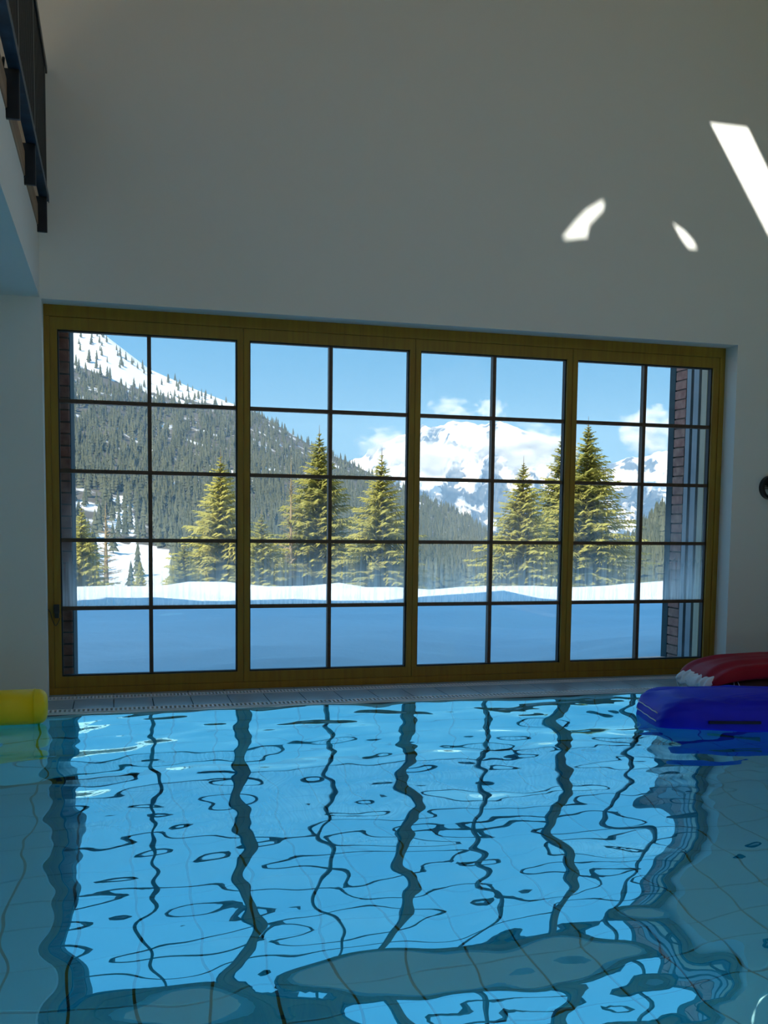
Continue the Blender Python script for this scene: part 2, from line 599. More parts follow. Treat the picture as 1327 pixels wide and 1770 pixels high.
# pool basin -----------------------------------------------------------------
PX0, PX1, PY0, PY1, PZ = -2.6, 5.2, -5.95, -0.62, -1.35
b = MB()
b.box(PX0 - .1, PX1 + .1, PY0 - .1, PY1 + .1, PZ - .12, PZ - .012)
b.box(PX0 - .1, PX0, PY0, PY1, PZ, -.02).box(PX1, PX1 + .1, PY0, PY1, PZ, -.02)
b.box(PX0 - .1, PX1 + .1, PY0 - .1, PY0, PZ, -.02).box(PX0 - .1, PX1 + .1, PY1, PY1 + .1, PZ, -.06)
basin = tag(b.build('pool_basin', MT['pool_joint']), kind='structure')
TS = 0.25
tb = MB().box(-TS/2 + .006, TS/2 - .006, -TS/2 + .006, TS/2 - .006, -.012, 0)
tile_me = bpy.data.meshes.new('pool_tile')
tile_me.from_pydata(tb.v, [], tb.f)
tile_me.materials.append(MT['pool_tile'])
cells = []
for i in range(int((PX1 - PX0)/TS)):
    for j in range(int((PY1 - PY0)/TS)):
        x, y = PX0 + (i + .5)*TS, PY0 + (j + .5)*TS
        d = Vector((x, y, PZ)) - CAM
        vis = d.dot(FWD) > 0 and abs(d.dot(RIGHT)/d.dot(FWD)) < .45 and y > -4.9
        cells.append((0 if vis else 1, d.length, x, y))
cells.sort()
rest = MB()
for k, (nv, dd, x, y) in enumerate(cells):
    if k < 290 and not nv:
        link('pool_tile', tile_me, basin, (x, y, PZ))
    else:
        rest.box(x - TS/2 + .006, x + TS/2 - .006, y - TS/2 + .006, y + TS/2 - .006, PZ - .012, PZ)
tag(rest.build('far_pool_tiles', MT['pool_tile'], basin), kind='stuff')
# tiles on the far pool wall
wt = MB()
for i in range(int((PX1 - PX0)/TS)):
    for k in range(5):
        x, z = PX0 + i*TS, PZ + k*TS
        wt.box(x + .006, x + TS - .006, PY1 - .008, PY1, z + .006, z + TS - .006)
        if i < 21:
            y = PY0 + i*TS
            wt.box(PX0, PX0 + .008, y + .006, y + TS - .006, z + .006, z + TS - .006)
            wt.box(PX1 - .008, PX1, y + .006, y + TS - .006, z + .006, z + TS - .006)
tag(wt.build('wall_tiles', MT['pool_tile'], basin), kind='stuff')

# water surface: real waves ---------------------------------------------------
WZ = -0.012
gx = np.arange(PX0, PX1 + .001, 0.0225)
gy = np.arange(PY0, PY1 - .034, 0.0225)
GX, GY = np.meshgrid(gx, gy, indexing='ij')
wr = np.random.RandomState(5)
Z = np.zeros_like(GX)
for k in range(60):
    lam = math.exp(wr.uniform(math.log(0.12), math.log(0.9)))
    ang = wr.normal(-1.2, 0.75)
    kk = 2*PI/lam
    slope = 0.0074*(lam/0.35)**0.45
    Z += slope/kk*np.sin(kk*(GX*math.cos(ang) + GY*math.sin(ang)) + wr.uniform(0, 6.28))
calm = 0.55 + 0.75*vnoise(GX*0.6 + 3, GY*0.6 + 8)
Z *= calm
water_me = grid_mesh('pool_water', np.stack([GX, GY, WZ + Z], -1), MT['water'])
tag(link('pool_water', water_me), 'rippled blue pool water reflecting the big window', 'water', kind='stuff')
# unseen lights added at the near pool wall to brighten the water
for x in (-1.2, 1.0, 3.2):
    ld = bpy.data.lights.new('added_pool_light', 'AREA')
    ld.shape = 'DISK'
    ld.size = 0.3
    ld.energy = 19
    ld.color = (0.75, 0.95, 1.0)
    lo = link('added_pool_light', ld, None, (x, PY0 + 0.03, -0.55))
    lo.rotation_euler = (math.radians(70), 0, 0)

# deck -----------------------------------------------------------------------
b = MB()
b.box(RXL, RXR, PY1 + .1, 0.0, -.10, -.012)
b.box(RXL, PX0 - .1, RYB, PY1 + .1, -.10, -.012).box(PX1 + .1, RXR, RYB, PY1 + .1, -.10, -.012)
b.box(PX0 - .1, PX1 + .1, RYB, PY0 - .1, -.10, -.012)
floor = tag(b.build('floor', MT['grout']), kind='structure')
tb = MB().box(.002, .228, 0, .317, -.012, 0)
deck_me = bpy.data.meshes.new('deck_tile')
deck_me.from_pydata(tb.v, [], tb.f)
deck_me.materials.append(MT['deck_tile'])
x = -2.46
while x < 5.2:
    link('deck_tile', deck_me, floor, (x, -.5595, 0))
    x += .2312
b = MB()
x = -2.46
while x < 5.2:
    t2 = MB().box(.002, .228, 0, .132, -.012, 0).build('deck_tile', MT['deck_tile'], floor, loc=(x, -.137, 0)) if x < -2.4 else link('deck_tile', bpy.data.objects[sill_name].data, floor, (x, -.137, 0))
    if x < -2.4:
        sill_name = t2.name
    x += .2312
b = MB()
for (x0, x1, y0, y1) in ((RXL, PX0 - .12, RYB, -.14), (PX1 + .12, RXR, RYB, -.14), (PX0 - .12, PX1 + .12, RYB, PY0 - .12)):
    nx, ny = max(1, int((x1 - x0)/.5)), max(1, int((y1 - y0)/.5))
    for i in range(nx):
        for j in range(ny):
            ax, ay = (x1 - x0)/nx, (y1 - y0)/ny
            b.box(x0 + i*ax + .003, x0 + (i + 1)*ax - .003, y0 + j*ay + .003, y0 + (j + 1)*ay - .003, -.012, 0)
tag(b.build('side_deck_tiles', MT['warm_tile'], floor), kind='stuff')


def grate(name, label, y0, y1, pitch, slant):
    e = tag(empty(name, (1.5, (y0 + y1)/2, 0)), label, 'grate')
    MB().box(-4.0, 3.72, y0 + .004, y1 - .004, -.0115, -.009).build('channel', MT['channel'], e, loc=(0, -(y0 + y1)/2, 0))
    f = MB().box(-4.0, 3.72, y0, y0 + .010, -.0115, .003).box(-4.0, 3.72, y1 - .010, y1, -.0115, .003)
    f.build('edge_strip', MT['grate'], e, loc=(0, -(y0 + y1)/2, 0))
    t = MB()
    n = int(7.7/pitch)
    for k in range(n):
        xx = -4.0 + k*pitch
        i = len(t.v)
        t.box(xx, xx + pitch*.5, y0 + .010, y1 - .010, -.009, .002)
        if slant:
            for q in (2, 3, 6, 7):
                v = t.v[i + q]
                t.v[i + q] = (v[0] + slant, v[1], v[2])
    tag(t.build('grate_bars', MT['grate'], e, loc=(0, -(y0 + y1)/2, 0)), kind='stuff')


grate('overflow_grate', 'white slotted overflow grate along the pool edge', -.655, -.565, .026, 0)
grate('drain_grate', 'white slotted drain grate at the foot of the window frame', -.236, -.142, .022, 0)

# ------------------------------------------------------------------ the window
GX0 = [0.0, 1.179, 2.334, 3.494]            # glass left edges
GX1 = [1.101, 2.257, 3.413, 4.584]
GZ0, GZ1 = 0.113, 2.263
win = tag(empty('window_1', (2.3, 0, 0)), 'wide wooden window of four gridded sliding panels facing the snow', 'window', kind='structure')


def child(mb, name, m, parent, bevel=0.0, smooth=False):
    """build in world coordinates, then parent without moving"""
    o = mb.build(name, m, parent, smooth=smooth, bevel=bevel)
    p, t = parent, Vector((0, 0, 0))
    while p is not None:
        t -= p.location
        p = p.parent
    o.location = t
    return o


fr_y0, fr_y1 = -0.055, 0.055
child(MB().box(XL, XR, fr_y0, fr_y1, GZ1 + .075, ZT), 'frame_head', MT['frame'], win, .004)
child(MB().box(XL, XR, fr_y0, fr_y1, 0, .045), 'frame_sill', MT['frame'], win, .004)
child(MB().box(XL, XL + .034, fr_y0, fr_y1, .045, GZ1 + .075), 'frame_jamb', MT['frame'], win, .004)
child(MB().box(XR - .042, XR, fr_y0, fr_y1, .045, GZ1 + .075), 'frame_jamb', MT['frame'], win, .004)
edges = [XL + .034] + [(GX1[k] + GX0[k + 1])/2 for k in range(3)] + [XR - .042]
for k in range(4):
    x0, x1 = edges[k] + .0015, edges[k + 1] - .0015
    g0, g1 = GX0[k], GX1[k]
    s = MB()
    sy0, sy1 = -.048, .03
    z0, z1 = .0465, GZ1 + .0735
    s.box(x0, g0, sy0, sy1, z0, z1).box(g1, x1, sy0, sy1, z0, z1)
    s.box(g0, g1, sy0, sy1, z0, GZ0).box(g0, g1, sy0, sy1, GZ1, z1)
    sash = child(s, 'sash', MT['frame'], win)
    gk = MB()
    w = .008
    gk.box(g0, g0 + w, -.03, .012, GZ0, GZ1).box(g1 - w, g1, -.03, .012, GZ0, GZ1)
    gk.box(g0 + w, g1 - w, -.03, .012, GZ0, GZ0 + w).box(g0 + w, g1 - w, -.03, .012, GZ1 - w, GZ1)
    child(gk, 'gasket', MT['gasket'], sash)
    xm = (g0 + g1)/2 + (0.0 if k else -.001)
    mw = .012
    child(MB().box(xm - mw, xm + mw, -.030, .016, GZ0 + w, GZ1 - w), 'muntin', MT['muntin'], sash)
    rows = [GZ0 + .43*r for r in range(6)]
    for r in range(1, 5):
        child(MB().box(g0 + w, xm - mw, -.028, .014, rows[r] - mw, rows[r] + mw).box(xm + mw, g1 - w, -.028, .014, rows[r] - mw, rows[r] + mw), 'muntin', MT['muntin'], sash)
    for r in range(5):
        gm = MT['glass_film'] if r == 1 else MT['glass_film2'] if r == 2 else MT['glass']
        for (a, c) in ((g0 + w, xm - mw), (xm + mw, g1 - w)):
            pn = MB()
            za, zc = rows[r] + (w if r == 0 else mw), rows[r + 1] - (w if r == 4 else mw)
            pn.face([(a, -.006, za), (c, -.006, za), (c, -.006, zc), (a, -.006, zc)])
            child(pn, 'pane', gm, sash)

# door contact with its cable on the left stile
p = at_y(98, 1056, -.07)
sens = tag(empty('contact_switch', (p.x, -.058, p.z - .05)), 'small black contact switch with looping cable on the left window stile', 'switch')
hou = child(MB().box(p.x - .018, p.x + .016, -.085, -.056, p.z - .012, p.z + .04), 'housing', MT['cable'], sens, .003)
child(MB().box(p.x - .012, p.x + .014, -.08, -.056, p.z - .045, p.z - .012), 'plug', MT['cable'], hou, .002)
pts = []
for k in range(15):
    a = k/14
    q = at_y(104 - 22*a, 1068 + 14*math.sin(PI*min(1, a*1.25)) - 24*max(0, a - .35), -.058)
    pts.append((q.x, -.0585, q.z))
child(MB().tube(pts, .0022, 6), 'cable', MT['cable'], sens, smooth=True)

# ------------------------------------------------------------------ outside of the opening: brick piers and shutter rails
CH = 0.0745
pier = tag(empty('wall_brick_left', (-.1, .1, -.2)), kind='structure')
child(MB().box(-.35, .060, .112, .74, -.3, 2.75), 'mortar_core', MT['mortar'], pier)
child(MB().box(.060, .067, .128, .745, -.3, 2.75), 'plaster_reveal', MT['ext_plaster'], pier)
for k in range(38):
    z = -.22 + k*CH
    xo = -.10 if k % 2 else -.03
    for (a, c) in (((-.30, xo - .01), (xo, .064)) if True else ()):
        y = .1 + rnd.uniform(-.003, .004)
        child(MB().box(a, c - rnd.uniform(0, .004), y, .125, z + .005, z + CH - .005 + rnd.uniform(-.002, .002)), 'brick', MT['brick'] if rnd.random() < .6 else MT['brick_b'], pier, .003)
pier2 = tag(empty('wall_brick_right', (4.7, .4, -.2)), kind='structure')
child(MB().box(4.632, 5.0, .36, .60, -.3, 2.75), 'mortar_core', MT['mortar'], pier2)
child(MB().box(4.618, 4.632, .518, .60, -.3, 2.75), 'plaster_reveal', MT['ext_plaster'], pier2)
for k in range(38):
    z = -.22 + k*CH
    child(MB().box(4.62 + rnd.uniform(-.004, .003), 4.645, .362, .514, z + .005, z + CH - .005), 'brick', MT['brick'] if rnd.random() < .35 else MT['brick_b'], pier2, .003)
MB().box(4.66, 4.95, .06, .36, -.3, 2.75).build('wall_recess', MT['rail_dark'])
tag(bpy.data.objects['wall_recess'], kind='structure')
o = MB().box(4.615, 4.66, .066, .150, -.15, 2.75).build('timber_post', MT['post_beige'], bevel=.003, origin=(4.64, .108, -.15))
tag(o, 'narrow beige weathered timber post just outside the right window edge', 'post')
o = MB().box(4.620, 4.66, .192, .262, -.15, 2.75).build('shutter_rail', MT['rail_grey'], bevel=.003, origin=(4.64, .227, -.15))
tag(o, 'grey metal shutter rail beside the beige timber post outside', 'rail', 'shutter rails outside the window')
o = MB().box(4.620, 4.66, .299, .356, -.15, 2.75).build('shutter_rail', MT['rail_grey'], bevel=.003, origin=(4.64, .327, -.15))
tag(o, 'grey metal shutter rail next to the dark brickwork outside', 'rail', 'shutter rails outside the window')

# ------------------------------------------------------------------ gallery on the left
b = MB().box(RXL, -.086, RYB, WY, 2.416, 2.80)
gal = tag(b.build('floor_gallery', MT['wall']), kind='structure')
tag(MB().box(RXL, -.13, RYB, WY, 2.801, 2.83).build('floor_boards', MT['boards']), kind='structure')
b = MB().box(-.125, -.080, RYB, WY, 2.802, 2.925)
tag(b.build('trim_1', MT['wood_edge'], bevel=.004), kind='structure')
rail = tag(empty('gallery_railing', (-.05, -3, 2.76)), 'black slatted steel railing on the gallery edge at upper left', 'railing')
RY1 = -.215
child(MB().box(-.062, -.022, -7.0, RY1, 3.69, 3.735), 'top_rail', MT['black'], rail, .004)
child(MB().box(-.075, -.026, -7.0, RY1, 2.965, 2.995), 'bottom_rail', MT['rail_blue'], rail, .003)
child(MB().box(-.0265, -.0225, -7.0, RY1, 2.958, 2.999), 'rail_lip', MT['rail_blue'], rail)
for k in range(8):
    y = -.30 - .84*k
    pst = child(MB().box(-.052, -.030, y - .035, y + .02, 2.995, 3.69), 'post', MT['black'], rail, .003)
    child(MB().box(-.103, -.030, y - .012, y + .012, 2.765, 2.965), 'bracket', MT['black'], pst, .006)
    child(MB().tube([(-.086, y - .02, 2.80), (-.086, y + .02, 2.80)], .008, 8), 'bolt', MT['black'], pst)
    child(MB().box(-.104, -.092, y - .012, y + .012, 2.74, 2.765), 'bracket_foot', MT['black'], pst)
sl = MB().box(-.010, .010, -.016, .016, 0, .695)
sl_me = bpy.data.meshes.new('baluster')
sl_me.from_pydata(sl.v, [], sl.f)
sl_me.materials.append(MT['slat'])
y = -.24
k = 0
while y > -6.9:
    link('baluster', sl_me, rail, (-.043 + .05, y + 3, 2.995 - 2.76))
    y -= .05
    k += 1
for k, pl in enumerate(([(-.10, -1.05, 2.99), (-.115, -.95, 2.96), (-.14, -.8, 2.93), (-.16, -.72, 2.93), (-.13, -.66, 2.94)],
                        [(-.10, -2.4, 3.0), (-.13, -2.15, 2.96), (-.16, -1.95, 2.93), (-.18, -1.7, 2.93)],
                        [(-.09, -2.0, 3.0), (-.12, -1.8, 2.95), (-.15, -1.6, 2.93)])):
    P = [Vector(q) for q in pl]
    o = MB().tube(P, .006, 6).build('cable', MT['cable'], smooth=True, origin=pl[-1])
    tag(o, ('short black cable drooping behind the railing next to the window wall', 'long black cable hanging behind the middle railing bracket',
            'black cable lying across the gallery edge at the picture corner')[k], 'cable', 'cables behind the gallery railing')

# ------------------------------------------------------------------ round bulkhead lamp on the wall
c = at_y(1329, 843, WY)
lamp = tag(empty('bulkhead_lamp', (c.x, WY, c.z - .09)), 'round black bulkhead lamp with half shade on the right wall', 'lamp')


def disc(mb, cx, cz, y0, y1, r0, r1, n=40, a0=0.0, a1=2*PI):
    i = len(mb.v)
    for k in range(n + 1):
        a = a0 + (a1 - a0)*k/n
        for (r, y) in ((r0, y0), (r1, y0), (r1, y1), (r0, y1)):
            mb.v.append((cx + r*math.cos(a), y, cz + r*math.sin(a)))
    for k in range(n):
        for j in range(4):
            mb.f.append((i + 4*k + j, i + 4*k + (j + 1) % 4, i + 4*k + 4 + (j + 1) % 4, i + 4*k + 4 + j))
    return mb


R = .088
child(disc(MB(), c.x, c.z, WY, WY - .045, .070, R), 'rim', MT['black'], lamp, smooth=False)
child(disc(MB(), c.x, c.z, WY - .003, WY - .03, 0.0, .071), 'diffuser', MT['lamp_glass'], lamp)
child(disc(MB(), c.x, c.z, WY - .03, WY - .048, 0.0, .072, 24, math.radians(14), math.radians(166)), 'half_shade', MT['black'], lamp)
for k in range(3):
    zz = c.z + .016 - .013*k
    hw = math.sqrt(.071**2 - (zz - c.z)**2)
    child(MB().box(c.x - hw, c.x + hw, WY - .046, WY - .036, zz - .0025, zz + .0025), 'louvre', MT['black'], lamp)

# ------------------------------------------------------------------ things floating in the pool
# yellow foam roll
yl = tag(empty('foam_roll', (-.6, -.87, -.01)), 'bright yellow padded foam roll floating in the left pool corner', 'pool float')
pts, rs = [], []
for k in range(9):
    a = k/8*PI/2
    pts.append((-.095 + .06*math.sin(a), -.87, .083))
    rs.append(max(.002, .095 - .055*(1 - math.cos(a))**1.3 - (.03 if k == 8 else 0)))
pts = [(-1.75, -.95, .083), (-1.7, -.945, .083), (-.3, -.878, .083), (-.1, -.87, .083)] + pts
rs = [.05, .095, .095, .096] + rs
bod = child(MB().tube(pts[:4], rs[:4], 40), 'body', MT['yellow'], yl, smooth=True)
child(MB().tube(pts[3:], [.096] + rs[4:], 40), 'end_cap', MT['yellow'], yl, smooth=True)
ring = [(-.1, -.87 + .0965*math.cos(2*PI*k/40), .083 + .0965*math.sin(2*PI*k/40)) for k in range(41)]
child(MB().tube(ring, .0022, 6, caps=False), 'seam', MT['yellow'], bod, smooth=True)


def cushion(L, Wd, h0, h1, seed, wrinkle, px=6.0, side=.42):
    """closed pillow-like solid on a superellipse plan, long axis +x from 0"""
    P = []
    NU, NV = 160, 44
    for j in range(NV + 1):
        ph = -PI/2 + PI*j/NV
        row = []
        for i in range(NU):
            th = 2*PI*i/NU
            ct, st = math.cos(th), math.sin(th)
            sx = math.copysign(abs(ct)**(2/px), ct)
            sy = math.copysign(abs(st)**(2/px), st)
            cp = math.copysign(abs(math.cos(ph))**side, 1)
            sp = math.copysign(abs(math.sin(ph))**(0.75), math.sin(ph))
            x, y = L/2 + sx*L/2*cp, sy*Wd/2*cp
            z = (h1*sp if sp > 0 else h0*-sp)
            row.append((x, y, z))
        P.append(row)
    P = np.array(P)
    X, Y, Zz = P[..., 0], P[..., 1], P[..., 2]
    nz = fbm(X*3.1 + seed, Y*6 + Zz*4 + seed, 4) - .5
    cr = fbm(X*5 + Y*9 + seed*2, Y*3 + Zz*10, 3, True)
    end = np.exp(-np.abs(X)/.16)
    pleat = np.sin((Y*.6 + Zz*1.2)*95 + nz*5)*end*.0045
    P[..., 2] += np.where(Zz > 0, 1, .2)*(nz*wrinkle*2 + (cr - .6)*wrinkle)
    P[..., 0] += pleat
    P[..., 2] += pleat*.5
    return P


def wrap_mesh(P):
    NV1, NU = P.shape[:2]
    b = MB()
    b.v = [tuple(q) for q in P.reshape(-1, 3)]
    for j in range(NV1 - 1):
        for i in range(NU):
            a, c2 = j*NU + i, j*NU + (i + 1) % NU
            b.f.append((a, c2, c2 + NU, a + NU))
    return b


BL = tag(empty('pool_mat', (3.21, -1.76, -.02)), 'big blue vinyl float mat lying on the water at right', 'pool float')
BL.rotation_euler = (0, 0, math.radians(-14))
P = cushion(1.85, .56, -.07, .160, 3.0, .026, 11.0, .27)
o = wrap_mesh(P).build('cover', MT['blue'], BL, smooth=True, loc=(0, .28, .015))
# handle strap on the front, seam at the end
hs = MB().box(.26, .55, -.006, .006, -.008, .008)
hs.build('handle_strap', MT['blue_dark'], BL, loc=(0.0, -.006, .055), bevel=.003)
for zz_ in (.040, .085):
    pts = []
    for k in range(25):
        yp = -.66 + 1.56*k/24
        xe = .925*(1 - (1 - abs(yp)**11)**(1/11))
        pts.append((xe - .002 + .006*zz_/.04 - .006, .28 + .28*yp, zz_ + .0015*math.sin(k*.9)))
    MB().tube(pts, .0032, 6).build('seam_piping', MT['white_trim'], BL, smooth=True)

RD = tag(empty('raft', (3.93, -.93, -.02)), 'dark red vinyl raft with laced white end beside the deck', 'pool float')
P = cushion(1.22, .50, -.03, .085, 9.0, .008)
# ridge lines along the top
P[..., 2] += np.where(P[..., 2] > .03, .008*np.sin((P[..., 1])*48), 0)
P[..., 2] -= .075*np.exp(-P[..., 0]/.12)*1.0
wrap_mesh(P).build('top_cover', MT['red'], RD, smooth=True, loc=(0, 0, .185))
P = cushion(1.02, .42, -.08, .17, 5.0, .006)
wrap_mesh(P).build('lower_body', MT['red_shade'], RD, smooth=True, loc=(.16, 0, .03))
# white gathered end with its lacing
P = cushion(.13, .38, -.018, .040, 2.0, .003)
P[..., 2] -= .085*np.exp(-P[..., 0]/.10)
P[..., 0] += .006*np.sin(P[..., 1]*120)
wrap_mesh(P).build('gathered_end', MT['white_trim'], RD, smooth=True, loc=(-.02, 0, .188))
for k in range(7):
    yy = -.2 + .06*k
    pts = [(-.015 + .01*math.sin(k), yy, .125), (-.006, yy + .008, .09), (.012, yy + .004, .05), (.05, yy, .015)]
    MB().tube(pts, .0028, 5).build('lace', MT['white_trim'], RD, smooth=True)
for (a, c2) in ((.17, .15), (.19, .21)):
    MB().tube([(a, -.20, .16), (c2, -.24, .08), (c2 + .01, -.23, .04)], .003, 5).build('lace', MT['white_trim'], RD, smooth=True)
bl = MB()
pts = [(0, 0, .068*math.sin(-PI/2 + PI*k/16)) for k in range(17)]
bl.tube(pts, [max(.0005, .068*math.cos(-PI/2 + PI*k/16)) for k in range(17)], 24)
tag(bl.build('rubber_ball', MT['ball'], smooth=True, loc=(4.02, -1.275, .045)), 'small dark grey blue ball floating under the raft end', 'ball')

# ------------------------------------------------------------------ outside: snow, trees, hills, mountain
gx = np.linspace(-60, 90, 260)
gyv = np.concatenate([np.linspace(.065, 12, 150), np.linspace(12.4, 40, 60), np.linspace(42, 420, 60)])
GX, GY = np.meshgrid(gx, gyv, indexing='ij')
brow = 8.0 + .7*np.sin(GX*.7 + 1) + .9*(vnoise(GX*.5, GX*0 + 3) - .5)
zz = .04 + .40*(fbm(GX*.55 + 5, GY*.7, 4) - .5) + .14*np.exp(-((GY - brow + .6)/1.1)**2)*vnoise(GX*.35 + 2, GY*0 + 9)
zz += .24*np.exp(-GY/7)*(fbm(GX*1.5 + 2, GY*1.5 + 7, 3) - .5)
zz -= .10*np.exp(-GY/.8)
dn = np.maximum(0, GY - brow)
zz -= np.where(dn < 50, .30*dn**1.0*np.minimum(1, dn/4), 15 + .10*(dn - 50))
snow_me = grid_mesh('snow_field', np.stack([GX, GY, zz], -1), MT['snow'])
tag(link('snow_field', snow_me), 'smooth snow covered ground outside the window', 'snow', kind='structure')


def ground_z(x, y):
    br = 8.0
    d = max(0.0, y - br)
    return .05 - (.30*d*min(1, d/4) if d < 50 else 15 + .10*(d - 50))


def spruce(seed, h, rad, whorls=52, per=11, droop=.35, needle=1.0, gap=0.0):
    r = random.Random(seed)
    b = MB()
    for w in range(whorls):
        t = w/(whorls - 1)
        z = h*(.02 + .975*t)
        L0 = rad*((1 - t)**.95)*(1.0 + .14*math.sin(w*1.7 + seed)) + .10
        n = max(5, int(per*(1 - .45*t)))
        for k in range(n):
            if r.random() < gap:
                continue
            a = 2*PI*(k + r.random())/n + w*.7
            zj = z + r.uniform(-.5, .5)*h/whorls
            L = L0*r.uniform(.62, 1.18)
            dx, dy = math.cos(a), math.sin(a)
            up = (.15 + .75*t)*L
            dr = droop*L*(1 - .8*t)
            m = max(5, int(6 + 22*min(1, L/rad*1.2)))
            for j in range(m):
                s = (j + .5)/m
                px_, py_ = dx*L*s, dy*L*s
                pz = zj + up*s*.5 - dr*s*s
                wl = (.20 + .38*(1 - s))*min(1.0, L*.9)*needle*r.uniform(.7, 1.3)
                wd = (.030 + .012*L)*needle
                for sd in (-1, 1):
                    aa = a + sd*r.uniform(.5, 1.15)
                    ex, ey = math.cos(aa)*wl, math.sin(aa)*wl
                    ez = r.uniform(-.75, .05)*wl
                    cx_, cy_ = -math.sin(aa)*wd, math.cos(aa)*wd
                    b.face([(px_ - cx_, py_ - cy_, pz + wd*.6), (px_ + cx_, py_ + cy_, pz - wd*.6), (px_ + ex, py_ + ey, pz + ez)])
            # spine of the branch
            wv = .03
            b.face([(-dy*wv, dx*wv, zj), (dy*wv, -dx*wv, zj), (dx*L, dy*L, zj + up*.5 - dr)])
    tr = MB().tube([(0, 0, 0), (0, 0, h*.5), (0, 0, h*1.03)], [h*.016 + .04, h*.009 + .03, .006], 8)
    return b, tr


def make_mesh(mb, name, m):
    me = bpy.data.meshes.new(name)
    me.from_pydata(mb.v, [], mb.f)
    me.materials.append(m)
    return me


def add_tree(name, meshes, px, py, y, top_h, label, group=None, cat='tree', scale=1.0, rz=0.0):
    """apex seen at that pixel, standing y metres beyond the window"""
    ap = at_y(px, py, y)
    gz = ground_z(ap.x, y) - .3
    e = tag(empty(name, (ap.x, y, gz)), label, cat, group)
    k = (ap.z - gz)/top_h
    e.scale = (scale*k, scale*k, k)
    e.rotation_euler = (0, 0, rz)
    link('foliage', meshes[0], e)
    link('trunk', meshes[1], e)
    return e


sp = []
for k, (rad, wh, per) in enumerate(((4.5, 80, 15), (4.3, 74, 14), (4.9, 84, 15))):
    f, t = spruce(20 + k, 16.0, rad, wh, per)
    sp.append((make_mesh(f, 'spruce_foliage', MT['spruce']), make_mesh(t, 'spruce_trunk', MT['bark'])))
f, t = spruce(40, 16.0, 2.6, 46, 7, .1, .55, .25)
larch = (make_mesh(f, 'larch_twigs', MT['larch']), make_mesh(t, 'larch_trunk', MT['larch']))
G = 'trees beyond the snow'
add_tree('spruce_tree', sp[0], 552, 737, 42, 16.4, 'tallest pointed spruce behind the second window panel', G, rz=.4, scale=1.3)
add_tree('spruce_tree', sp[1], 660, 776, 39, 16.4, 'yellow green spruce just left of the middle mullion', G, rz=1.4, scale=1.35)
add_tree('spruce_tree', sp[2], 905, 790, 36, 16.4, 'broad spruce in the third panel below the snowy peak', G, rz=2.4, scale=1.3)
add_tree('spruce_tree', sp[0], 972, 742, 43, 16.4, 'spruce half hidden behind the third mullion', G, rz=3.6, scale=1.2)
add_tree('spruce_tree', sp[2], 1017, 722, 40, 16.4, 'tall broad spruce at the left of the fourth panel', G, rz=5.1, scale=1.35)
add_tree('spruce_tree', sp[1], 381, 778, 44, 16.4, 'pale spruce at the right edge of the first panel', G, rz=.9, scale=1.35)
add_tree('spruce_tree', sp[1], 452, 880, 40, 16.4, 'low spruce at the left edge of the second panel', G, rz=2.9, scale=1.5)
add_tree('spruce_tree', sp[0], 140, 868, 52, 16.4, 'dark spruce beside the left brick pier', G, rz=2.0, scale=1.2)
add_tree('spruce_tree', sp[2], 242, 962, 30, 16.4, 'small dark spruce standing on the sunlit snow slope', G, rz=2.2, scale=.85)
add_tree('spruce_tree', sp[1], 318, 930, 36, 16.4, 'short bushy spruce between snow slope and pale spruce', G, rz=4.2, scale=1.6)
add_tree('larch_tree', larch, 503, 790, 41, 16.4, 'thin tan bare larch left of the tallest spruce', G, rz=.2, scale=.8)
add_tree('larch_tree', larch, 182, 868, 62, 16.4, 'reddish bare larch above the snow slope at left', G, rz=1.2, scale=1.5)

# hillsides ------------------------------------------------------------------
RIDGE = [(-260, 330), (-100, 415), (20, 490), (90, 535), (128, 556), (180, 578), (258, 638), (330, 670), (400, 697), (440, 711), (530, 766), (600, 798), (650, 823), (700, 846), (760, 873), (800, 891), (840, 918), (880, 945), (940, 985), (1010, 1025)]
RIDGE2 = [(1030, 1012), (1060, 975), (1090, 940), (1120, 910), (1150, 882), (1200, 846), (1290, 800), (1420, 760), (1650, 735), (1850, 745)]
RIDGE_M = [(540, 815), (610, 795), (650, 775), (700, 748), (730, 736), (770, 733), (800, 727), (830, 731), (865, 727), (900, 741), (930, 753), (960, 766), (1000, 792), (1040, 806), (1080, 795), (1110, 788), (1150, 779), (1200, 768), (1290, 775), (1400, 750), (1550, 765), (1700, 740), (1850, 770)]


def interp(tab, x):
    return np.interp(x, [a for a, _ in tab], [c for _, c in tab])


def hill_point(px, v, ridge, d0, d1, base):
    """v = 0 foot, 1 ridge"""
    yr = float(interp(ridge, px))
    py = base + (yr - base)*v
    return at_dist(px, py, d0 + (d1 - d0)*v**1.3)


def hill_mesh(name, ridge, d0, d1, base, nx, nv, relief, m, label, snow_fn):
    xs = np.linspace(ridge[0][0], ridge[-1][0], nx)
    vs = np.linspace(0, 1, nv)
    P = np.zeros((nx, nv + 2, 3))
    S = np.zeros((nx, nv + 2))
    for i, x in enumerate(xs):
        for j, v in enumerate(vs):
            q = hill_point(x, v, ridge, d0, d1, base)
            P[i, j] = q
            S[i, j] = snow_fn(x, base + (interp(ridge, x) - base)*v, v)
        back = hill_point(x, 1.0, ridge, d0, d1, base)
        for e in (1, 2):
            P[i, nv - 1 + e] = back + Vector((0.25, 1, -.55))*(d1*.12*e)
            S[i, nv - 1 + e] = S[i, nv - 1]
    ii, jj = np.meshgrid(np.linspace(0, nx/9, nx), np.linspace(0, nv/9, nv), indexing='ij')
    P[:, :nv, 2] += relief*(fbm(ii, jj, 4) - .5)*np.sin(np.linspace(0, PI, nv))[None, :]
    me = grid_mesh(name, P, m, attrs={'snow': S})
    return tag(link(name, me), label, 'hill', kind='structure')


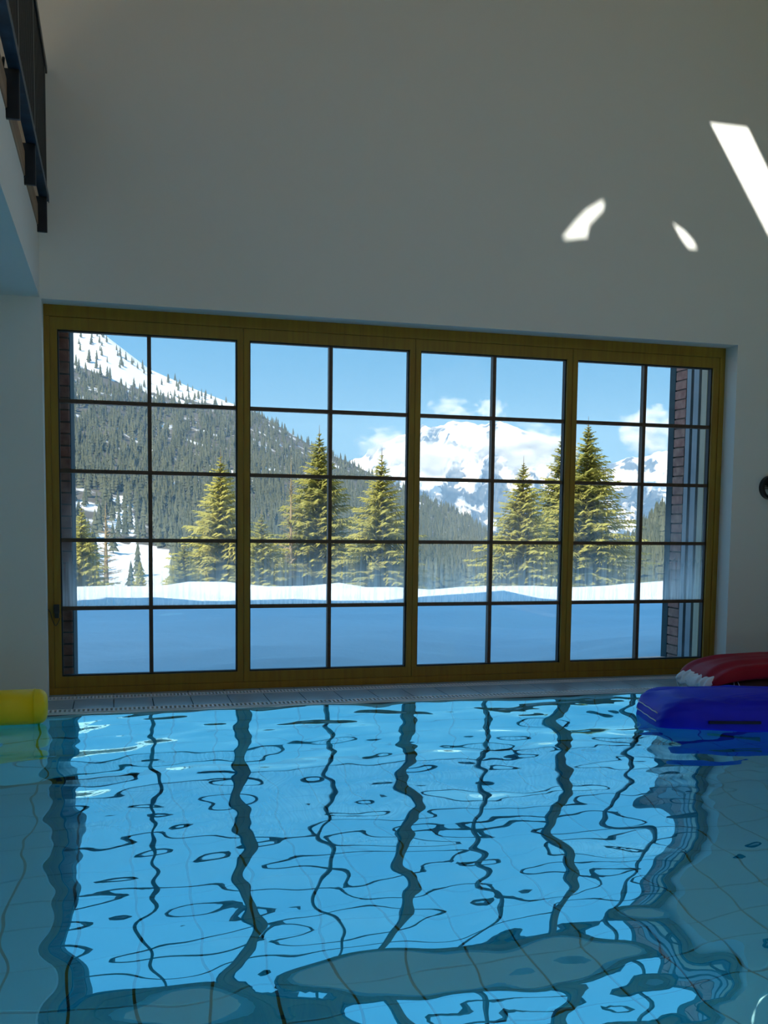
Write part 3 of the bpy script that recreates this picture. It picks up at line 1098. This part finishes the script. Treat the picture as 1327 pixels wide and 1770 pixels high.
def left_snow(x, y, v):
    tree_line = float(interp([(0, 640), (130, 632), (258, 680), (330, 690), (410, 705), (470, 716)], x))
    s = 0.40
    if y < tree_line:
        s = .72
    if 165 < x < 300 and y > 935 + max(0, (x - 230))*.35:
        s = .9
    if 130 < x < 230 and 860 < y < 930:
        s = .56
    return s


hill_mesh('forested_hillside', RIDGE, 550, 2100, 1040, 180, 70, 14, MT['hill'], 'steep forested hillside with snow on its upper left', left_snow)
hill_mesh('forested_slope', RIDGE2, 420, 900, 1040, 110, 30, 6, MT['hill'], 'forested slope rising at the right window edge', lambda x, y, v: .40)

# the forest on them
far_spruces = []
for k in range(4):
    r = random.Random(70 + k)
    b = MB()
    nl = 6
    for w in range(nl):
        z0 = .05 + .86*w/nl
        z1 = z0 + .30*(1 - .25*w/nl)
        rr = .17*(1 - w/nl)**.9 + .025
        n = 7
        ring = [(rr*r.uniform(.65, 1.25)*math.cos(2*PI*(j + .5*w)/n), rr*r.uniform(.65, 1.25)*math.sin(2*PI*(j + .5*w)/n), z0 + r.uniform(-.03, .03)) for j in range(n)]
        top = (0, 0, min(1.0, z1))
        for j in range(n):
            b.face([ring[j], ring[(j + 1) % n], top])
    b.tube([(0, 0, -.05), (0, 0, .3)], [.016, .01], 5, caps=False)
    far_spruces.append(make_mesh(b, 'far_spruce', MT['spruce_far']))

cand = []


def scatter(ridge, d0, d1, base, x0, x1, n, keep):
    for _ in range(n):
        px = rnd.uniform(x0, x1)
        v = rnd.random()**.85
        yr = float(interp(ridge, px))
        py = base + (yr - base)*v
        if not keep(px, py, v):
            continue
        p = hill_point(px, v, ridge, d0, d1, base)
        dist = (p - CAM).length
        h = rnd.uniform(13, 24)*(1.0 if v < .9 else .8)
        cand.append((h/dist, p, h, px))


def keep_left(px, py, v):
    tl = float(interp([(0, 640), (130, 632), (258, 680), (330, 690), (410, 705), (470, 716)], px))
    if py < tl:
        return rnd.random() < (.17 if px < 300 else .26 if px < 400 else .6)
    if px < 420 and py < tl + 14:
        return rnd.random() < .45
    if 165 < px < 300 and py > 930 + max(0, (px - 230))*.35:
        return rnd.random() < .02
    if 130 < px < 235 and 850 < py < 935:
        return rnd.random() < .3
    return True


scatter(RIDGE, 550, 2100, 1040, -200, 960, 10800, keep_left)
scatter(RIDGE2, 420, 900, 1040, 1035, 1700, 2600, lambda a, b_, c_: True)
cand.sort(key=lambda q: -q[0])
seen = [q for q in cand if 125 < q[3] < 1160]
small = [q for q in cand if not 125 < q[3] < 1160]
acc_v, acc_f, nvert = [], [], 0
mesh_np = []
for me in far_spruces:
    co = np.array([v.co[:] for v in me.vertices])
    fc = [tuple(p.vertices) for p in me.polygons]
    mesh_np.append((co, fc))
for k, (_, p, h, px) in enumerate(seen + small):
    g = rnd.randrange(4)
    a = rnd.uniform(0, 6.28)
    if k < 280:
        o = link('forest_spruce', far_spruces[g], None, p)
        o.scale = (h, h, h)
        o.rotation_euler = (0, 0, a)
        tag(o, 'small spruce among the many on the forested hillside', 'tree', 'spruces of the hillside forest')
    else:
        co, fc = mesh_np[g]
        c_, s_ = math.cos(a)*h, math.sin(a)*h
        q = np.stack([co[:, 0]*c_ - co[:, 1]*s_ + p.x, co[:, 0]*s_ + co[:, 1]*c_ + p.y, co[:, 2]*h + p.z], -1)
        acc_v.append(q)
        acc_f += [tuple(i + nvert for i in f) for f in fc]
        nvert += len(q)
me = bpy.data.meshes.new('hillside_forest')
me.from_pydata(np.concatenate(acc_v).tolist(), [], acc_f)
me.materials.append(MT['spruce_far'])
tag(link('hillside_forest', me), 'dense dark spruce forest covering the hillside', 'forest', kind='stuff')

# the far snowy mountain -----------------------------------------------------
nx, nv = 640, 170
xs = np.linspace(540, 1850, nx)
vs = np.linspace(0, 1, nv)
XX, VV = np.meshgrid(xs, vs, indexing='ij')
yr = interp(RIDGE_M, XX) + 16*(fbm(XX/26, XX*0 + 2, 5) - .5)
PYY = 985 + (yr - 985)*VV
rid = fbm(XX/70 + VV*.8, VV*2.2 + 4, 6, True)
gul = fbm(XX/26 + 1.3*np.sin(VV*4), VV*1.1 + 9, 4, True)
D = 6200 + 2300*VV**1.1 - 1500*(rid - .55)*np.sin(VV*PI)**.5 - 700*(gul - .5)*np.sin(VV*PI)**.6
dirs = np.zeros((nx, nv, 3))
for i in range(3):
    dirs[..., i] = FWD[i] + RIGHT[i]*(XX - CX)/F_PX - UP[i]*(PYY - CY)/F_PX
P = np.array(CAM)[None, None, :] + dirs*(D/np.hypot(dirs[..., 0], dirs[..., 1]))[..., None]
hgt = (985 - PYY)/258
s_noise = fbm(XX/34 + 40, PYY/26, 5)
S = (hgt - .62)*.55 + .47 + (gul - .62)*.75*np.clip(1.15 - hgt, 0, 1) + (s_noise - .5)*1.1
S = np.where(hgt > .74, np.maximum(S, .40 + (hgt - .74)*.6), S)
bk = np.zeros((nx, 1, 3))
bk[:, 0] = P[:, -1] + np.array([200, 900, -500])
P = np.concatenate([P, bk], 1)
S = np.concatenate([S, S[:, -1:]], 1)
me = grid_mesh('snowy_mountain', P, MT['mountain'], attrs={'snow': S})
tag(link('snowy_mountain', me), 'high snow covered mountain with blue forested flanks far away', 'mountain', kind='structure')


# clouds around the peak: real scattering volumes -------------------------------
def cloud_mat(name, dens, scale, seed):
    m = bpy.data.materials.new(name)
    m.use_nodes = True
    n, l = m.node_tree.nodes, m.node_tree.links
    n.remove(n['Principled BSDF'])
    tc = n.new('ShaderNodeTexCoord')
    t = n.new('ShaderNodeTexNoise')
    t.noise_dimensions = '4D'
    t.inputs['W'].default_value = seed
    t.inputs['Scale'].default_value = scale
    t.inputs['Detail'].default_value = 5
    l.new(tc.outputs['Object'], t.inputs['Vector'])
    ln = n.new('ShaderNodeVectorMath')
    ln.operation = 'LENGTH'
    l.new(tc.outputs['Object'], ln.inputs[0])
    fall = n.new('ShaderNodeMapRange')
    fall.inputs['From Min'].default_value = 0.2
    fall.inputs['From Max'].default_value = 1.0
    fall.inputs['To Min'].default_value = 0.30
    fall.inputs['To Max'].default_value = -0.10
    l.new(ln.outputs['Value'], fall.inputs['Value'])
    ad = n.new('ShaderNodeMath')
    ad.operation = 'MULTIPLY_ADD'
    ad.inputs[1].default_value = 1.9
    l.new(fall.outputs[0], ad.inputs[2])
    l.new(t.outputs[0], ad.inputs[0])
    mr = n.new('ShaderNodeMapRange')
    mr.inputs['From Min'].default_value = 1.0
    mr.inputs['From Max'].default_value = 1.35
    mr.inputs['To Max'].default_value = dens
    l.new(ad.outputs[0], mr.inputs['Value'])
    vs_ = n.new('ShaderNodeVolumeScatter')
    vs_.inputs['Color'].default_value = (1, 1, 1, 1)
    vs_.inputs['Anisotropy'].default_value = -0.5
    l.new(mr.outputs[0], vs_.inputs['Density'])
    l.new(vs_.outputs[0], n['Material Output'].inputs['Volume'])
    return m


def cloud(px, py, dist, rx, rz, ry, dens, scale, seed, label):
    bm = bmesh.new()
    bmesh.ops.create_icosphere(bm, subdivisions=3, radius=1.0)
    me = bpy.data.meshes.new('cloud')
    bm.to_mesh(me)
    bm.free()
    me.materials.append(cloud_mat('cloud_vapour', dens, scale, seed))
    o = link('cloud', me, None, at_dist(px, py, dist))
    k = dist/F_PX
    o.scale = (rx*k, ry*k, rz*k)
    o.rotation_euler = (0, 0, -YAW)
    return tag(o, label, 'cloud', 'clouds around the snowy peak')


cloud(735, 792, 6500, 105, 44, 70, 0.022, 2.0, 1.0, 'grey white cloud bank on the left flank of the snowy peak')
cloud(905, 780, 6500, 95, 52, 70, 0.022, 2.0, 2.0, 'grey white cloud bank on the right flank of the snowy peak')
cloud(780, 706, 7600, 48, 22, 20, 0.013, 2.4, 3.0, 'thin wispy cloud floating just above the snowy peak')
cloud(850, 708, 7600, 30, 26, 20, 0.018, 2.4, 4.0, 'small white puff of cloud right above the summit')
cloud(1125, 745, 7000, 62, 46, 40, 0.022, 2.0, 5.0, 'rounded white cloud near the right brick pier')
cloud(668, 768, 7000, 60, 34, 30, 0.013, 2.2, 6.0, 'thin cloud veil over the left ridge of the snowy mountain')

# haze in the valley air --------------------------------------------------------
hz = MB().box(-5000, 9000, 200, 9800, -400, 950)
m = bpy.data.materials.new('valley_haze')
m.use_nodes = True
n, l = m.node_tree.nodes, m.node_tree.links
n.remove(n['Principled BSDF'])
v = n.new('ShaderNodeVolumeScatter')
v.inputs['Color'].default_value = (0.42, 0.68, 1.0, 1)
v.inputs['Density'].default_value = 1.1e-4
l.new(v.outputs[0], n['Material Output'].inputs['Volume'])
hzo = hz.build('valley_haze', m)
tag(hzo, 'thin blue haze hanging in the mountain valley air', 'haze', kind='stuff')
